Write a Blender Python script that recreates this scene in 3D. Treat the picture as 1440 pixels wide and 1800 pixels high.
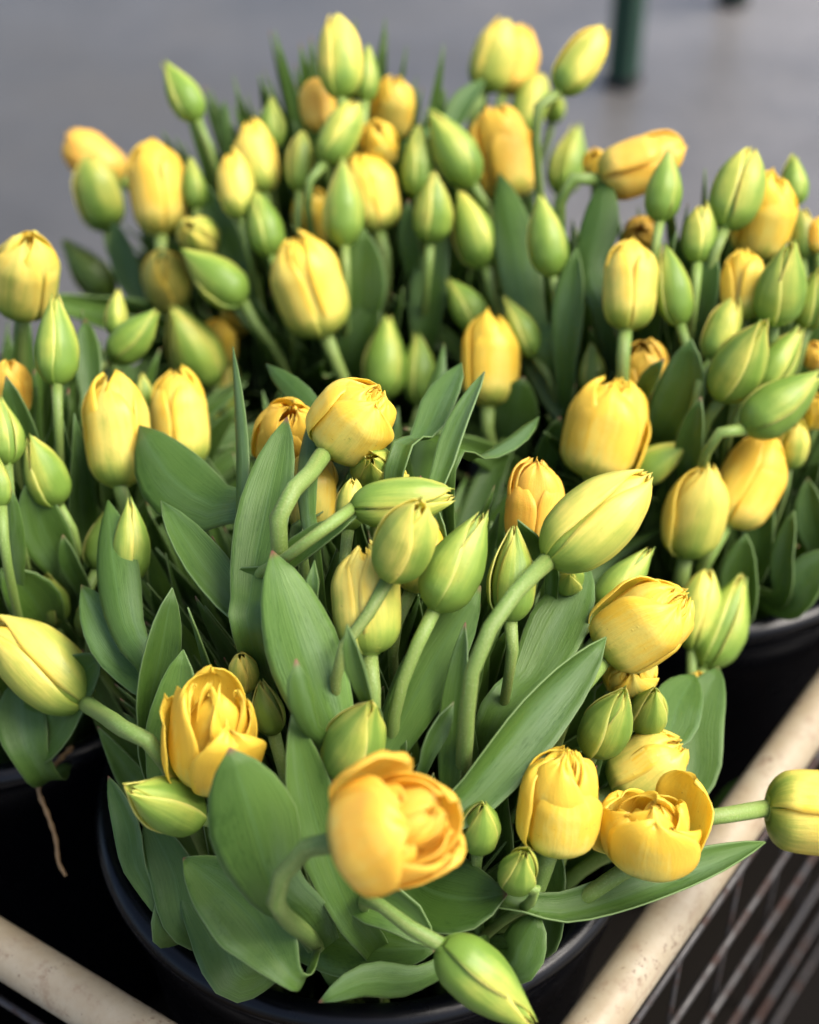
import bpy, math, random
import numpy as np
from mathutils import Vector, Matrix

random.seed(7)
S = bpy.context.scene
for o in list(bpy.data.objects):
    bpy.data.objects.remove(o)

# ------------------------------------------------------------------ camera, sky, sun, exposure
CAM_H = 0.75                      # metres above the bucket rims (rims are z = 0)
PITCH = math.radians(39)
LENS, SENSOR, PW = 45.0, 24.0, 1440.0
FPX = LENS / SENSOR * PW          # focal length in photo pixels
GROUND = -0.56
cd = bpy.data.cameras.new('camera')
cam = bpy.data.objects.new('camera', cd)
S.collection.objects.link(cam)
cam.location = (0, 0, CAM_H)
cam.rotation_euler = (math.radians(90) - PITCH, 0, 0)
cd.lens, cd.sensor_width, cd.sensor_fit = LENS, SENSOR, 'HORIZONTAL'
cd.clip_start, cd.clip_end = 0.05, 200
cd.dof.use_dof = True
cd.dof.focus_distance = 0.81
cd.dof.aperture_fstop = 3.0
cd.dof.aperture_blades = 9
S.camera = cam

SUN_EL, SUN_AZ = 56.0, 105.0       # azimuth measured from +Y towards +X
w = bpy.data.worlds.new('World')
S.world = w
w.use_nodes = True
nt = w.node_tree
sky = nt.nodes.new('ShaderNodeTexSky')
sky.sky_type = 'NISHITA'
sky.sun_disc = False
sky.sun_elevation = math.radians(SUN_EL)
sky.sun_rotation = math.radians(SUN_AZ)
sky.air_density = 0.8
sky.dust_density = 4.0
sky.ozone_density = 0.6
bg = nt.nodes['Background']
nt.links.new(sky.outputs[0], bg.inputs[0])
bg.inputs[1].default_value = 0.11
sd = bpy.data.lights.new('sun', 'SUN')
sd.energy = 1.85
sd.angle = math.radians(36)
sd.color = (1.0, 0.96, 0.88)
sun = bpy.data.objects.new('sun', sd)
S.collection.objects.link(sun)
el, az = math.radians(SUN_EL), math.radians(SUN_AZ)
sdir = Vector((math.sin(az) * math.cos(el), math.cos(az) * math.cos(el), math.sin(el)))
sun.rotation_euler = sdir.to_track_quat('Z', 'Y').to_euler()
vs = S.view_settings
vs.view_transform = 'Standard'
vs.look = 'None'
vs.gamma = 1.0
vs.use_curve_mapping = False
vs.exposure = 1.5

# ------------------------------------------------------------------ helpers
CP, SP = math.cos(PITCH), math.sin(PITCH)
EYE = Vector((0, 0, CAM_H))
FWD, UP, RIGHT = Vector((0, CP, -SP)), Vector((0, SP, CP)), Vector((1, 0, 0))


def ray(u, v):
    return FWD + RIGHT * ((u - 720) / FPX) - UP * ((v - 900) / FPX)


def at(u, v, d):
    """a point of the place seen in direction (u, v) at depth d"""
    return EYE + ray(u, v) * d


def on_plane(u, v, z):
    r = ray(u, v)
    return EYE + r * ((z - CAM_H) / r.z)


def pix(p):
    q = p - EYE
    d = q.dot(FWD)
    return 720 + FPX * q.x / d, 900 - FPX * q.dot(UP) / d, d


def tag(o, label=None, cat=None, group=None, kind=None):
    if label: o['label'] = label
    if cat: o['category'] = cat
    if group: o['group'] = group
    if kind: o['kind'] = kind
    return o


def link(o, parent=None):
    S.collection.objects.link(o)
    if parent: o.parent = parent
    return o


def empty(name, loc):
    o = bpy.data.objects.new(name, None)
    o.location = loc
    o.empty_display_size = 0.02
    return link(o)


class MB:
    def __init__(s):
        s.v, s.f, s.uv = [], [], []

    def grid(s, P, UV, closed=False):
        """P: rows x cols of points"""
        n, m = len(P), len(P[0])
        b = len(s.v)
        for i in range(n):
            for j in range(m):
                s.v.append(tuple(P[i][j])); s.uv.append(UV[i][j])
        for i in range(n - 1):
            for j in range(m if closed else m - 1):
                k = (j + 1) % m
                s.f.append((b + i * m + j, b + i * m + k, b + (i + 1) * m + k, b + (i + 1) * m + j))

    def tube(s, pts, rad, seg=10, cap=True, vs=None):
        pts = [Vector(p) for p in pts]
        n = len(pts)
        t0 = (pts[1] - pts[0]).normalized()
        nrm = t0.orthogonal().normalized()
        P, UV = [], []
        for i, p in enumerate(pts):
            t = (pts[min(i + 1, n - 1)] - pts[max(i - 1, 0)]).normalized()
            nrm = (nrm - t * nrm.dot(t)).normalized()
            bn = t.cross(nrm)
            r = rad[i] if isinstance(rad, (list, tuple)) else rad
            P.append([p + (nrm * math.cos(a) + bn * math.sin(a)) * r for a in [2 * math.pi * k / seg for k in range(seg)]])
            UV.append([(k / seg, i / (n - 1)) for k in range(seg)])
        b = len(s.v)
        s.grid(P, UV, True)
        if cap:
            s.f.append(tuple(b + k for k in reversed(range(seg))))
            s.f.append(tuple(b + (n - 1) * seg + k for k in range(seg)))

    def box(s, c, ax, h):
        c = Vector(c)
        b = len(s.v)
        for i in (-1, 1):
            for j in (-1, 1):
                for k in (-1, 1):
                    s.v.append(tuple(c + ax[0] * (i * h[0]) + ax[1] * (j * h[1]) + ax[2] * (k * h[2]))); s.uv.append((i, j))
        for q in ((0, 1, 3, 2), (4, 6, 7, 5), (0, 4, 5, 1), (2, 3, 7, 6), (0, 2, 6, 4), (1, 5, 7, 3)):
            s.f.append(tuple(b + i for i in q))

    def lathe(s, prof, seg=96, c=(0, 0, 0)):
        P = [[(c[0] + r * math.cos(a), c[1] + r * math.sin(a), c[2] + z) for a in [2 * math.pi * k / seg for k in range(seg)]] for r, z in prof]
        UV = [[(k / seg, i / len(prof)) for k in range(seg)] for i in range(len(prof))]
        s.grid(P, UV, True)

    def mesh(s, name, mat, smooth=True):
        me = bpy.data.meshes.new(name)
        me.from_pydata(s.v, [], s.f)
        ul = me.uv_layers.new(name='UVMap')
        idx = np.empty(len(me.loops), dtype=np.int32)
        me.loops.foreach_get('vertex_index', idx)
        ul.data.foreach_set('uv', np.array(s.uv, dtype=np.float32)[idx].ravel())
        if smooth:
            me.polygons.foreach_set('use_smooth', [True] * len(me.polygons))
        me.materials.append(mat)
        me.update()
        return me

    def obj(s, name, mat, parent=None, smooth=True):
        return link(bpy.data.objects.new(name, s.mesh(name, mat, smooth)), parent)


def spl(xs, ys, x):
    """smooth interpolation (monotone-ish cubic)"""
    n = len(xs)
    if x <= xs[0]: return ys[0]
    if x >= xs[-1]: return ys[-1]
    for i in range(n - 1):
        if x <= xs[i + 1]:
            break
    h = xs[i + 1] - xs[i]
    def slope(k):
        if k == 0: return (ys[1] - ys[0]) / (xs[1] - xs[0])
        if k == n - 1: return (ys[-1] - ys[-2]) / (xs[-1] - xs[-2])
        a, b = (ys[k] - ys[k - 1]) / (xs[k] - xs[k - 1]), (ys[k + 1] - ys[k]) / (xs[k + 1] - xs[k])
        return 0 if a * b <= 0 else 2 * a * b / (a + b)
    t = (x - xs[i]) / h
    return ((1 + 2 * t) * (1 - t) ** 2 * ys[i] + t * (1 - t) ** 2 * h * slope(i)
            + t * t * (3 - 2 * t) * ys[i + 1] + t * t * (t - 1) * h * slope(i + 1))


def curve(ctrl, n):
    """catmull-rom through control points, n samples, roughly even"""
    c = [Vector(p) for p in ctrl]
    c = [c[0] * 2 - c[1]] + c + [c[-1] * 2 - c[-2]]
    out = []
    for i in range(1, len(c) - 2):
        p0, p1, p2, p3 = c[i - 1:i + 3]
        for k in range(12):
            t = k / 12
            out.append(0.5 * (2 * p1 + (p2 - p0) * t + (2 * p0 - 5 * p1 + 4 * p2 - p3) * t * t + (3 * p1 - p0 - 3 * p2 + p3) * t ** 3))
    out.append(c[-2].copy())
    d = [0]
    for a, b in zip(out, out[1:]): d.append(d[-1] + (b - a).length)
    res, j = [], 0
    for k in range(n):
        s_ = d[-1] * k / (n - 1)
        while j < len(out) - 2 and d[j + 1] < s_: j += 1
        q = (s_ - d[j]) / max(d[j + 1] - d[j], 1e-9)
        res.append(out[j].lerp(out[j + 1], min(max(q, 0), 1)))
    return res


# ------------------------------------------------------------------ node shorthand
class NT:
    def __init__(s, name):
        s.m = bpy.data.materials.new(name)
        s.m.use_nodes = True
        s.t = s.m.node_tree
        s.b = s.t.nodes['Principled BSDF']
        s.out = s.t.nodes['Material Output']

    def n(s, typ, **kw):
        x = s.t.nodes.new(typ)
        for k, v in kw.items(): setattr(x, k, v)
        return x

    def put(s, sock, val):
        if isinstance(val, bpy.types.NodeSocket): s.t.links.new(val, sock)
        else: sock.default_value = val

    def math(s, op, a, b=0.0, clamp=False):
        x = s.n('ShaderNodeMath', operation=op, use_clamp=clamp)
        s.put(x.inputs[0], a); s.put(x.inputs[1], b)
        return x.outputs[0]

    def mix(s, fac, a, b, blend='MIX'):
        x = s.n('ShaderNodeMix', data_type='RGBA', blend_type=blend)
        s.put(x.inputs[0], fac)
        for sk, v in ((x.inputs[6], a), (x.inputs[7], b)):
            s.put(sk, v if isinstance(v, bpy.types.NodeSocket) else (*v, 1))
        return x.outputs[2]

    def step(s, v, a, b, lo=0.0, hi=1.0):
        x = s.n('ShaderNodeMapRange', interpolation_type='SMOOTHSTEP')
        s.put(x.inputs[0], v)
        for i, q in enumerate((a, b, lo, hi)): x.inputs[i + 1].default_value = q
        return x.outputs[0]

    def noise(s, vec, scale, detail=3, rough=0.55):
        x = s.n('ShaderNodeTexNoise')
        if vec: s.put(x.inputs['Vector'], vec)
        x.inputs['Scale'].default_value = scale
        x.inputs['Detail'].default_value = detail
        x.inputs['Roughness'].default_value = rough
        return x.outputs[0]

    def ramp(s, fac, stops):
        x = s.n('ShaderNodeValToRGB')
        e = x.color_ramp.elements
        while len(e) < len(stops): e.new(0.5)
        for el_, (p, c) in zip(e, stops):
            el_.position = p; el_.color = (*c, 1)
        s.put(x.inputs[0], fac)
        return x.outputs[0]

    def comb(s, x_, y_, z_):
        x = s.n('ShaderNodeCombineXYZ')
        for i, v in enumerate((x_, y_, z_)): s.put(x.inputs[i], v)
        return x.outputs[0]

    def bump(s, h, strength, dist):
        x = s.n('ShaderNodeBump')
        x.inputs['Strength'].default_value = strength
        x.inputs['Distance'].default_value = dist
        s.put(x.inputs['Height'], h)
        return x.outputs[0]

    def uvobj(s):
        uv = s.n('ShaderNodeUVMap'); sp = s.n('ShaderNodeSeparateXYZ')
        s.t.links.new(uv.outputs[0], sp.inputs[0])
        oi = s.n('ShaderNodeObjectInfo'); sc = s.n('ShaderNodeSeparateColor')
        s.t.links.new(oi.outputs['Color'], sc.inputs[0])
        return sp.outputs[0], sp.outputs[1], sc.outputs[0], sc.outputs[1], sc.outputs[2], oi.outputs['Random']

    def setup(s, color, rough=0.5, spec=0.4, normal=None, trans=0.0, tcol=None):
        s.put(s.b.inputs['Base Color'], color if isinstance(color, bpy.types.NodeSocket) else (*color, 1))
        s.put(s.b.inputs['Roughness'], rough)
        s.put(s.b.inputs['Specular IOR Level'], spec)
        if normal: s.put(s.b.inputs['Normal'], normal)
        if trans:
            t = s.n('ShaderNodeBsdfTranslucent')
            s.put(t.inputs[0], tcol or color)
            if normal: s.put(t.inputs['Normal'], normal)
            mx = s.n('ShaderNodeMixShader')
            mx.inputs[0].default_value = trans
            s.t.links.new(s.b.outputs[0], mx.inputs[1]); s.t.links.new(t.outputs[0], mx.inputs[2])
            s.t.links.new(mx.outputs[0], s.out.inputs[0])
        return s.m


def petal_material():
    m = NT('tulip_petal')
    u, v, ripe, orange, bright, rnd = m.uvobj()
    e = m.math('ABSOLUTE', m.math('SUBTRACT', m.math('MULTIPLY', u, 2.0), 1.0))
    off = m.math('MULTIPLY', rnd, 57.0)
    n1 = m.noise(m.comb(m.math('MULTIPLY', u, 16.0), m.math('MULTIPLY', v, 1.5), off), 1.0, 4, 0.6)
    n2 = m.noise(m.comb(m.math('MULTIPLY', u, 3.0), m.math('MULTIPLY', v, 3.5), off), 1.0, 3, 0.6)
    n3 = m.noise(m.comb(m.math('MULTIPLY', u, 55.0), m.math('MULTIPLY', v, 5.0), off), 1.0, 2, 0.5)
    n4 = m.noise(m.comb(m.math('MULTIPLY', u, 26.0), m.math('MULTIPLY', v, 34.0), off), 1.0, 2, 0.5)
    y = m.math('MULTIPLY', ripe, 0.95)
    y = m.math('ADD', y, m.math('MULTIPLY', m.math('SUBTRACT', v, 0.45), 0.30))
    y = m.math('ADD', y, m.math('MULTIPLY', m.math('POWER', e, 3.0), 0.32))
    y = m.math('ADD', y, m.math('MULTIPLY', m.math('SUBTRACT', n1, 0.5), 0.50))
    y = m.math('ADD', y, m.math('MULTIPLY', m.math('SUBTRACT', n2, 0.5), 0.55))
    y = m.math('SUBTRACT', y, m.step(v, 0.0, 0.38, 0.42, 0.0))
    rib = m.step(e, 0.0, 0.42, 1.0, 0.0)
    y = m.math('SUBTRACT', y, m.math('MULTIPLY', rib, m.math('MULTIPLY', m.math('SUBTRACT', 1.12, ripe), 0.30)), True)
    col = m.ramp(y, [(0.0, (0.22, 0.37, 0.06)), (0.22, (0.34, 0.48, 0.085)), (0.48, (0.58, 0.62, 0.12)), (0.72, (0.90, 0.80, 0.19)), (0.9, (0.93, 0.75, 0.13)), (1.0, (0.93, 0.69, 0.08))])
    col = m.mix(m.math('MULTIPLY', orange, m.step(n2, 0.3, 0.7, 0.5, 1.0)), col, (0.92, 0.52, 0.10))
    pale = m.math('MULTIPLY', m.step(e, 0.90, 0.995, 0.0, 0.5), m.step(v, 0.05, 0.3))
    col = m.mix(m.math('MULTIPLY', pale, m.math('SUBTRACT', 1.15, ripe)), col, (0.80, 0.74, 0.27))
    tip = m.math('MULTIPLY', m.step(v, 0.965, 1.0), m.step(n2, 0.45, 0.65))
    col = m.mix(m.math('MULTIPLY', tip, m.math('SUBTRACT', 0.8, m.math('MULTIPLY', ripe, 0.6))), col, (0.30, 0.17, 0.05))
    col = m.mix(m.step(n3, 0.5, 0.85, 0.0, 0.14), col, (0.30, 0.34, 0.06))
    speck = m.math('MULTIPLY', m.step(m.noise(m.comb(m.math('MULTIPLY', u, 22.0), m.math('MULTIPLY', v, 26.0), m.math('ADD', off, 9.0)), 1.0, 2, 0.5), 0.70, 0.76), 0.5)
    col = m.mix(speck, col, (0.22, 0.16, 0.05))
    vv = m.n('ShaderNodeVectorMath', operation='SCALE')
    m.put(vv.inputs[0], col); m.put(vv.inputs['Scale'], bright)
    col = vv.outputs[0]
    h = m.math('ADD', m.math('MULTIPLY', n3, 0.5), m.math('ADD', m.math('MULTIPLY', n1, 0.8), m.math('MULTIPLY', n4, 0.35)))
    oi = m.n('ShaderNodeObjectInfo')
    wet = m.math('SUBTRACT', 1.0, oi.outputs['Alpha'])
    vo = m.n('ShaderNodeTexVoronoi')
    m.put(vo.inputs['Vector'], m.comb(m.math('MULTIPLY', u, 15.0), m.math('MULTIPLY', v, 17.0), off)); vo.inputs['Scale'].default_value = 1.0
    sz = m.n('ShaderNodeSeparateColor'); m.t.links.new(vo.outputs['Color'], sz.inputs[0])
    rad = m.math('MULTIPLY', m.math('SUBTRACT', sz.outputs[0], 0.35, True), 0.42)
    drop = m.math('MULTIPLY', m.math('SUBTRACT', rad, vo.outputs['Distance'], True), m.math('MULTIPLY', wet, 14.0))
    h = m.math('ADD', h, m.math('POWER', drop, 0.5))
    return m.setup(col, m.math('MULTIPLY', m.step(n2, 0.2, 0.8, 0.30, 0.46), m.math('SUBTRACT', 1.0, m.math('MULTIPLY', m.math('MINIMUM', drop, 1.0), 0.75))), 0.42, m.bump(h, 0.22, 0.0016), 0.45, m.mix(0.35, col, (1.0, 0.86, 0.25)))


def leaf_material():
    m = NT('tulip_leaf')
    u, v, lite, yel, bright, rnd = m.uvobj()
    e = m.math('ABSOLUTE', m.math('SUBTRACT', m.math('MULTIPLY', u, 2.0), 1.0))
    off = m.math('MULTIPLY', rnd, 83.0)
    vein = m.noise(m.comb(m.math('MULTIPLY', u, 46.0), m.math('MULTIPLY', v, 2.2), off), 1.0, 3, 0.55)
    blot = m.noise(m.comb(m.math('MULTIPLY', u, 3.2), m.math('MULTIPLY', v, 7.0), off), 1.0, 5, 0.65)
    fine = m.noise(m.comb(m.math('MULTIPLY', u, 30.0), m.math('MULTIPLY', v, 60.0), off), 1.0, 3, 0.6)
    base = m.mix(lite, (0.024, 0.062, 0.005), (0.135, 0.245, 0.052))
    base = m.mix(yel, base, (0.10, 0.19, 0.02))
    col = m.mix(m.step(blot, 0.28, 0.75, 0.0, 0.55), base, m.mix(1.0, base, (0.55, 0.72, 0.38), 'MULTIPLY'))
    waxy = m.noise(m.comb(m.math('MULTIPLY', u, 1.6), m.math('MULTIPLY', v, 3.0), m.math('ADD', off, 31.0)), 1.0, 3, 0.6)
    col = m.mix(m.math('MULTIPLY', m.step(waxy, 0.45, 0.72), m.math('ADD', 0.12, m.math('MULTIPLY', lite, 0.35))), col, (0.185, 0.275, 0.165))
    col = m.mix(m.step(vein, 0.35, 0.7, 0.0, 0.35), col, m.mix(1.0, col, (1.5, 1.35, 1.5), 'MULTIPLY'))
    scuff = m.math('MULTIPLY', m.step(m.math('ADD', m.math('MULTIPLY', fine, 0.6), m.math('MULTIPLY', blot, 0.5)), 0.60, 0.70), 0.55)
    col = m.mix(scuff, col, m.mix(1.0, col, (0.45, 0.55, 0.35), 'MULTIPLY'))
    mid = m.step(e, 0.0, 0.10, 0.30, 0.0)
    col = m.mix(mid, col, (0.10, 0.19, 0.06))
    col = m.mix(m.step(e, 0.95, 0.995, 0.0, 0.42), col, (0.24, 0.33, 0.14))
    col = m.mix(m.step(v, 0.0, 0.16, 0.8, 0.0), col, (0.30, 0.36, 0.16))
    col = m.mix(m.math('MULTIPLY', m.step(v, 0.985, 1.0), m.step(rnd, 0.45, 0.9)), col, (0.25, 0.10, 0.07))
    vv = m.n('ShaderNodeVectorMath', operation='SCALE')
    m.put(vv.inputs[0], col); m.put(vv.inputs['Scale'], bright)
    h = m.math('ADD', vein, m.math('MULTIPLY', fine, 0.4))
    return m.setup(vv.outputs[0], m.step(blot, 0.2, 0.8, 0.38, 0.55), 0.36, m.bump(h, 0.35, 0.0012), 0.28, m.mix(0.7, vv.outputs[0], (0.20, 0.30, 0.018)))


def stem_material():
    m = NT('tulip_stem')
    u, v, lite, yel, bright, rnd = m.uvobj()
    g = m.n('ShaderNodeNewGeometry').outputs['Position']
    fine = m.noise(g, 900.0, 3, 0.6)
    long_ = m.noise(m.comb(m.math('MULTIPLY', u, 9.0), m.math('MULTIPLY', v, 6.0), m.math('MULTIPLY', rnd, 40.0)), 1.0, 3)
    col = m.mix(lite, (0.085, 0.15, 0.03), (0.20, 0.31, 0.065))
    col = m.mix(m.step(long_, 0.35, 0.7, 0.0, 0.5), col, (0.21, 0.23, 0.065))
    col = m.mix(m.step(fine, 0.5, 0.72, 0.0, 0.5), col, (0.30, 0.38, 0.15))
    return m.setup(col, 0.5, 0.35, m.bump(fine, 0.45, 0.0008), 0.06)


M_PETAL, M_LEAF, M_STEM = petal_material(), leaf_material(), stem_material()


def plain(name, col, rough=0.5, spec=0.4):
    return NT(name).setup(col, rough, spec)


def floor_material():
    m = NT('wet_concrete')
    g = m.n('ShaderNodeNewGeometry').outputs['Position']
    a = m.noise(g, 0.9, 5, 0.6); b = m.noise(g, 5.0, 6, 0.65); c = m.noise(g, 60.0, 3, 0.6)
    col = m.ramp(m.math('ADD', m.math('MULTIPLY', a, 0.6), m.math('MULTIPLY', b, 0.4)), [(0.33, (0.072, 0.067, 0.063)), (0.5, (0.135, 0.129, 0.124)), (0.72, (0.195, 0.186, 0.180))])
    col = m.mix(m.step(c, 0.4, 0.7, 0.0, 0.3), col, (0.05, 0.048, 0.046))
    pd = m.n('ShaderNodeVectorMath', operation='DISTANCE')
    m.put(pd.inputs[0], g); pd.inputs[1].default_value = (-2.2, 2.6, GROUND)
    left_shade = m.step(m.math('ADD', pd.outputs['Value'], m.math('MULTIPLY', m.noise(g, 1.6, 5, 0.6), 1.6)), 2.2, 4.2, 1.0, 0.0)
    col = m.mix(m.math('MULTIPLY', left_shade, 0.80), col, (0.045, 0.043, 0.037))  # dimmer light over the left floor, painted into the concrete colour
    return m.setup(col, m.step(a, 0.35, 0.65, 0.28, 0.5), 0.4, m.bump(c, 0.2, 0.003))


def plastic_material(name, sp_):
    m = NT(name)
    g = m.n('ShaderNodeNewGeometry').outputs['Position']
    a = m.noise(g, 14.0, 5, 0.6); c = m.noise(g, 300.0, 3, 0.7)
    col = m.mix(m.step(c, 0.60, 0.72, 0.0, 0.5), (0.0007, 0.0009, 0.0018), (0.0028, 0.0028, 0.003))
    return m.setup(col, m.step(a, 0.3, 0.7, 0.20, 0.34), sp_, m.bump(m.math('ADD', a, m.math('MULTIPLY', c, 0.25)), 0.12, 0.002))


def rail_material():
    m = NT('worn_cream_paint')
    tc = m.n('ShaderNodeTexCoord').outputs['Object']
    a = m.noise(tc, 16.0, 6, 0.7); b = m.noise(tc, 70.0, 5, 0.7); c = m.noise(tc, 240.0, 4, 0.7)
    mp = m.n('ShaderNodeMapping'); m.put(mp.inputs[0], tc); mp.inputs['Scale'].default_value = (6, 90, 90)
    d = m.noise(mp.outputs[0], 1.0, 4, 0.6)
    col = m.mix(m.step(a, 0.35, 0.68), (0.27, 0.215, 0.135), (0.33, 0.285, 0.20))
    col = m.mix(m.step(b, 0.50, 0.68, 0.0, 0.55), col, (0.18, 0.115, 0.068))
    mk = m.math('ADD', m.math('MULTIPLY', a, 0.5), m.math('MULTIPLY', c, 0.5))
    col = m.mix(m.step(mk, 0.55, 0.61, 0.0, 0.8), col, (0.12, 0.065, 0.035))
    col = m.mix(m.step(d, 0.61, 0.68, 0.0, 0.6), col, (0.22, 0.15, 0.10))
    return m.setup(col, m.step(b, 0.3, 0.7, 0.32, 0.6), 0.45, m.bump(m.math('ADD', b, c), 0.15, 0.001))


def wire_material():
    m = NT('rusty_wire')
    g = m.n('ShaderNodeNewGeometry').outputs['Position']
    a = m.noise(g, 45.0, 5, 0.7)
    col = m.mix(m.step(a, 0.48, 0.62), (0.036, 0.033, 0.032), (0.03, 0.012, 0.007))
    return m.setup(col, m.step(a, 0.4, 0.6, 0.35, 0.8), 0.5)


M_RIM = plastic_material('glossy_black_plastic', 0.26)
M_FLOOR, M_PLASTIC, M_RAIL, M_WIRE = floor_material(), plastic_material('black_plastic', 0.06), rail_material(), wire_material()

# ------------------------------------------------------------------ the setting: floor
mb = MB()
mb.v = [(-40, -20, GROUND), (40, -20, GROUND), (40, 80, GROUND), (-40, 80, GROUND)]
mb.uv = [(0, 0), (1, 0), (1, 1), (0, 1)]; mb.f = [(0, 1, 2, 3)]
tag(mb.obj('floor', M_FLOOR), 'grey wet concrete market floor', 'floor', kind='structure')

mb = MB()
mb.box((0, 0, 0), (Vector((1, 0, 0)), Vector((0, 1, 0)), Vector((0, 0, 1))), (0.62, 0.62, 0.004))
ADDED_MAT = tag(mb.obj('darkening_mat', plain('mat_dark', (0.0065, 0.0056, 0.005), 0.8, 0.03), None, False), 'added mat darkening the floor below the wire sided cart', 'mat')  # made-up sheet, added to darken the bright floor beside the cart

# green metal table far behind, two of its legs in view
M_GREEN = plain('dark_green_paint', (0.010, 0.040, 0.022), 0.4)
la, lb = on_plane(1093, 150, GROUND), on_plane(1287, 8, GROUND)
tdir = (lb - la); tdir.z = 0
tlen = tdir.length; tdir.normalize(); tside = Vector((tdir.y, -tdir.x, 0))
table = empty('metal_stand', la)
tag(table, 'dark green square-legged metal stand far behind on the floor', 'stand')
for q in (Vector((0, 0, 0)), tdir * tlen, tside * 1.3, tside * 1.3 + tdir * tlen):
    mb = MB(); mb.box(q + Vector((0, 0, 0.375)), (tdir, tside, Vector((0, 0, 1))), (0.025, 0.025, 0.372))
    lg = mb.obj('leg', M_GREEN, table, False)
    mb = MB(); mb.box(q + Vector((0, 0, 0.012)), (tdir, tside, Vector((0, 0, 1))), (0.029, 0.029, 0.012))
    mb.obj('rubber_foot', plain('black_rubber', (0.012, 0.012, 0.012), 0.7), lg, False)
mb = MB()
for c_, hx, hy in ((Vector((0, 0, 0)), tlen / 2 + .03, .02), (tside * 1.3, tlen / 2 + .03, .02)):
    mb.box(c_ + tdir * tlen / 2 + Vector((0, 0, 0.767)), (tdir, tside, Vector((0, 0, 1))), (hx, hy, 0.02))
for c_ in (Vector((0, 0, 0)), tdir * tlen):
    mb.box(c_ + tside * 0.65 + Vector((0, 0, 0.767)), (tdir, tside, Vector((0, 0, 1))), (.02, .628, 0.018))
mb.obj('top_frame', M_GREEN, table, False)

# ------------------------------------------------------------------ buckets
U = Vector((0.587, 0.809, 0)).normalized()      # along the right rail
V = Vector((-U.y, U.x, 0))                      # along the front rail, to the left
CF = Vector((-0.025, 0.652, 0))
CR = Vector((0.212, 0.963, 0))
CL = Vector((-0.300, 0.826, 0))
CB = Vector((-0.055, 1.145, 0))
RIM = 0.168
BUCKETS = {'F': CF, 'R': CR, 'L': CL, 'B': CB}
DOME = {'F': (0.265, 0.135), 'R': (0.29, 0.17), 'L': (0.27, 0.14), 'B': (0.33, 0.20)}   # height of the blooms at centre and at the rim
rim_prof = [(RIM + 0.009 * math.cos(a) - 0.003, 0.009 * math.sin(a) - 0.009) for a in np.linspace(math.radians(-140), math.radians(150), 14)]
for k, lab in (('F', 'black plastic bucket nearest the viewer, with a whole glossy rim arc below the open tulips'),
               ('L', 'black plastic bucket at the left edge with a dry straw hanging over its rim'),
               ('R', 'black plastic bucket at the right, its rim showing beyond the cream rail'),
               ('B', 'black plastic bucket at the back, buried behind the other tulips')):
    root = empty('flower_bucket', BUCKETS[k] + Vector((0, 0, -0.37)))
    tag(root, lab, 'bucket', 'black buckets on the cart')
    mb = MB()
    mb.lathe([(0.0, 0.012), (0.118, 0.012), (0.121, 0.02), (RIM - 0.008, 0.352), (RIM - 0.004, 0.356), (RIM - 0.002, 0.345), (RIM - 0.0035, 0.318),
              (RIM - 0.008, 0.312), (0.124, 0.0), (0.0, 0.0)], 96)
    mb.obj('body', M_PLASTIC, root)
    mb = MB(); mb.lathe([(r, z + 0.37) for r, z in rim_prof], 128)
    mb.obj('rim', M_RIM, root)

# ------------------------------------------------------------------ the cart
ra, rb = on_plane(1045, 1800, -0.032), on_plane(1440, 1245, -0.032)
ru = (rb - ra).normalized()
fa, fb = on_plane(0, 1667, -0.032), on_plane(210, 1797, -0.032)
fv = (fa - fb).normalized()
den = ru.x * (-fv.y) + fv.x * ru.y
dx, dy = fb.x - ra.x, fb.y - ra.y
tt = (dx * (-fv.y) + fv.x * dy) / den
corner = ra + ru * tt
cart = empty('flower_cart', Vector((corner.x, corner.y, GROUND)))
tag(cart, 'wire sided flower cart with worn cream painted tube rails holding the black buckets', 'cart')
O = Vector((corner.x, corner.y, GROUND))
ADDED_MAT.location = Vector((corner.x, corner.y, GROUND + 0.005)) + ru * 0.42 + fv * 0.30
ADDED_MAT.rotation_euler = (0, 0, math.atan2(ru.y, ru.x))
A, Bc, Dc = corner, corner + ru * 0.80, corner + fv * 0.78
Cc = corner + ru * 0.80 + fv * 0.78


def local_tube(a, b, r, name, mat, parent, seg=20, n=30):
    """tube whose own X axis runs from a to b"""
    d = b - a
    mb = MB()
    mb.tube([(d.length * i / n, 0, 0) for i in range(n + 1)], r, seg)
    o = mb.obj(name, mat, parent)
    o.location = a - O
    o.rotation_euler = d.to_track_quat('X', 'Z').to_euler()
    return o


RR = 0.0155
for p, q in ((A, Bc), (A + fv * (RR * 0.6), Dc), (Bc, Cc), (Dc, Cc)):
    zz = Vector((0, 0, 0)) if p in (A,) or q in (Dc,) else Vector((0, 0, -0.28))
    local_tube(p + zz, q + zz, RR, 'rail', M_RAIL, cart)
zdeck = -0.385
for p, q in ((A, Bc), (A, Dc), (Bc, Cc), (Dc, Cc)):
    d = (q - p); L = d.length; d.normalize()
    outn = Vector((d.y, -d.x, 0))
    if outn.dot((p + q) / 2 - (A + Cc) / 2) < 0: outn = -outn
    mb = MB()
    low = 0.0 if (p - A).length < 1e-6 else -0.28
    for i in range(6):
        z = -0.05 - 0.088 * i
        if z > low - 0.03 and low < 0: continue
        a_ = p - O + outn * 0.006; b_ = q - O + outn * 0.006
        mb.tube([(a_.x, a_.y, p.z + z - GROUND), (b_.x, b_.y, p.z + z - GROUND)], 0.0026, 8)
    nv = 9
    for i in range(nv + 1):
        c_ = p - O + d * (L * i / nv)
        mb.tube([(c_.x, c_.y, p.z + low - GROUND), (c_.x, c_.y, 0.035)], 0.0014, 8)
    mb.obj('wire_panel', M_WIRE, cart)
mb = MB()
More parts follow.
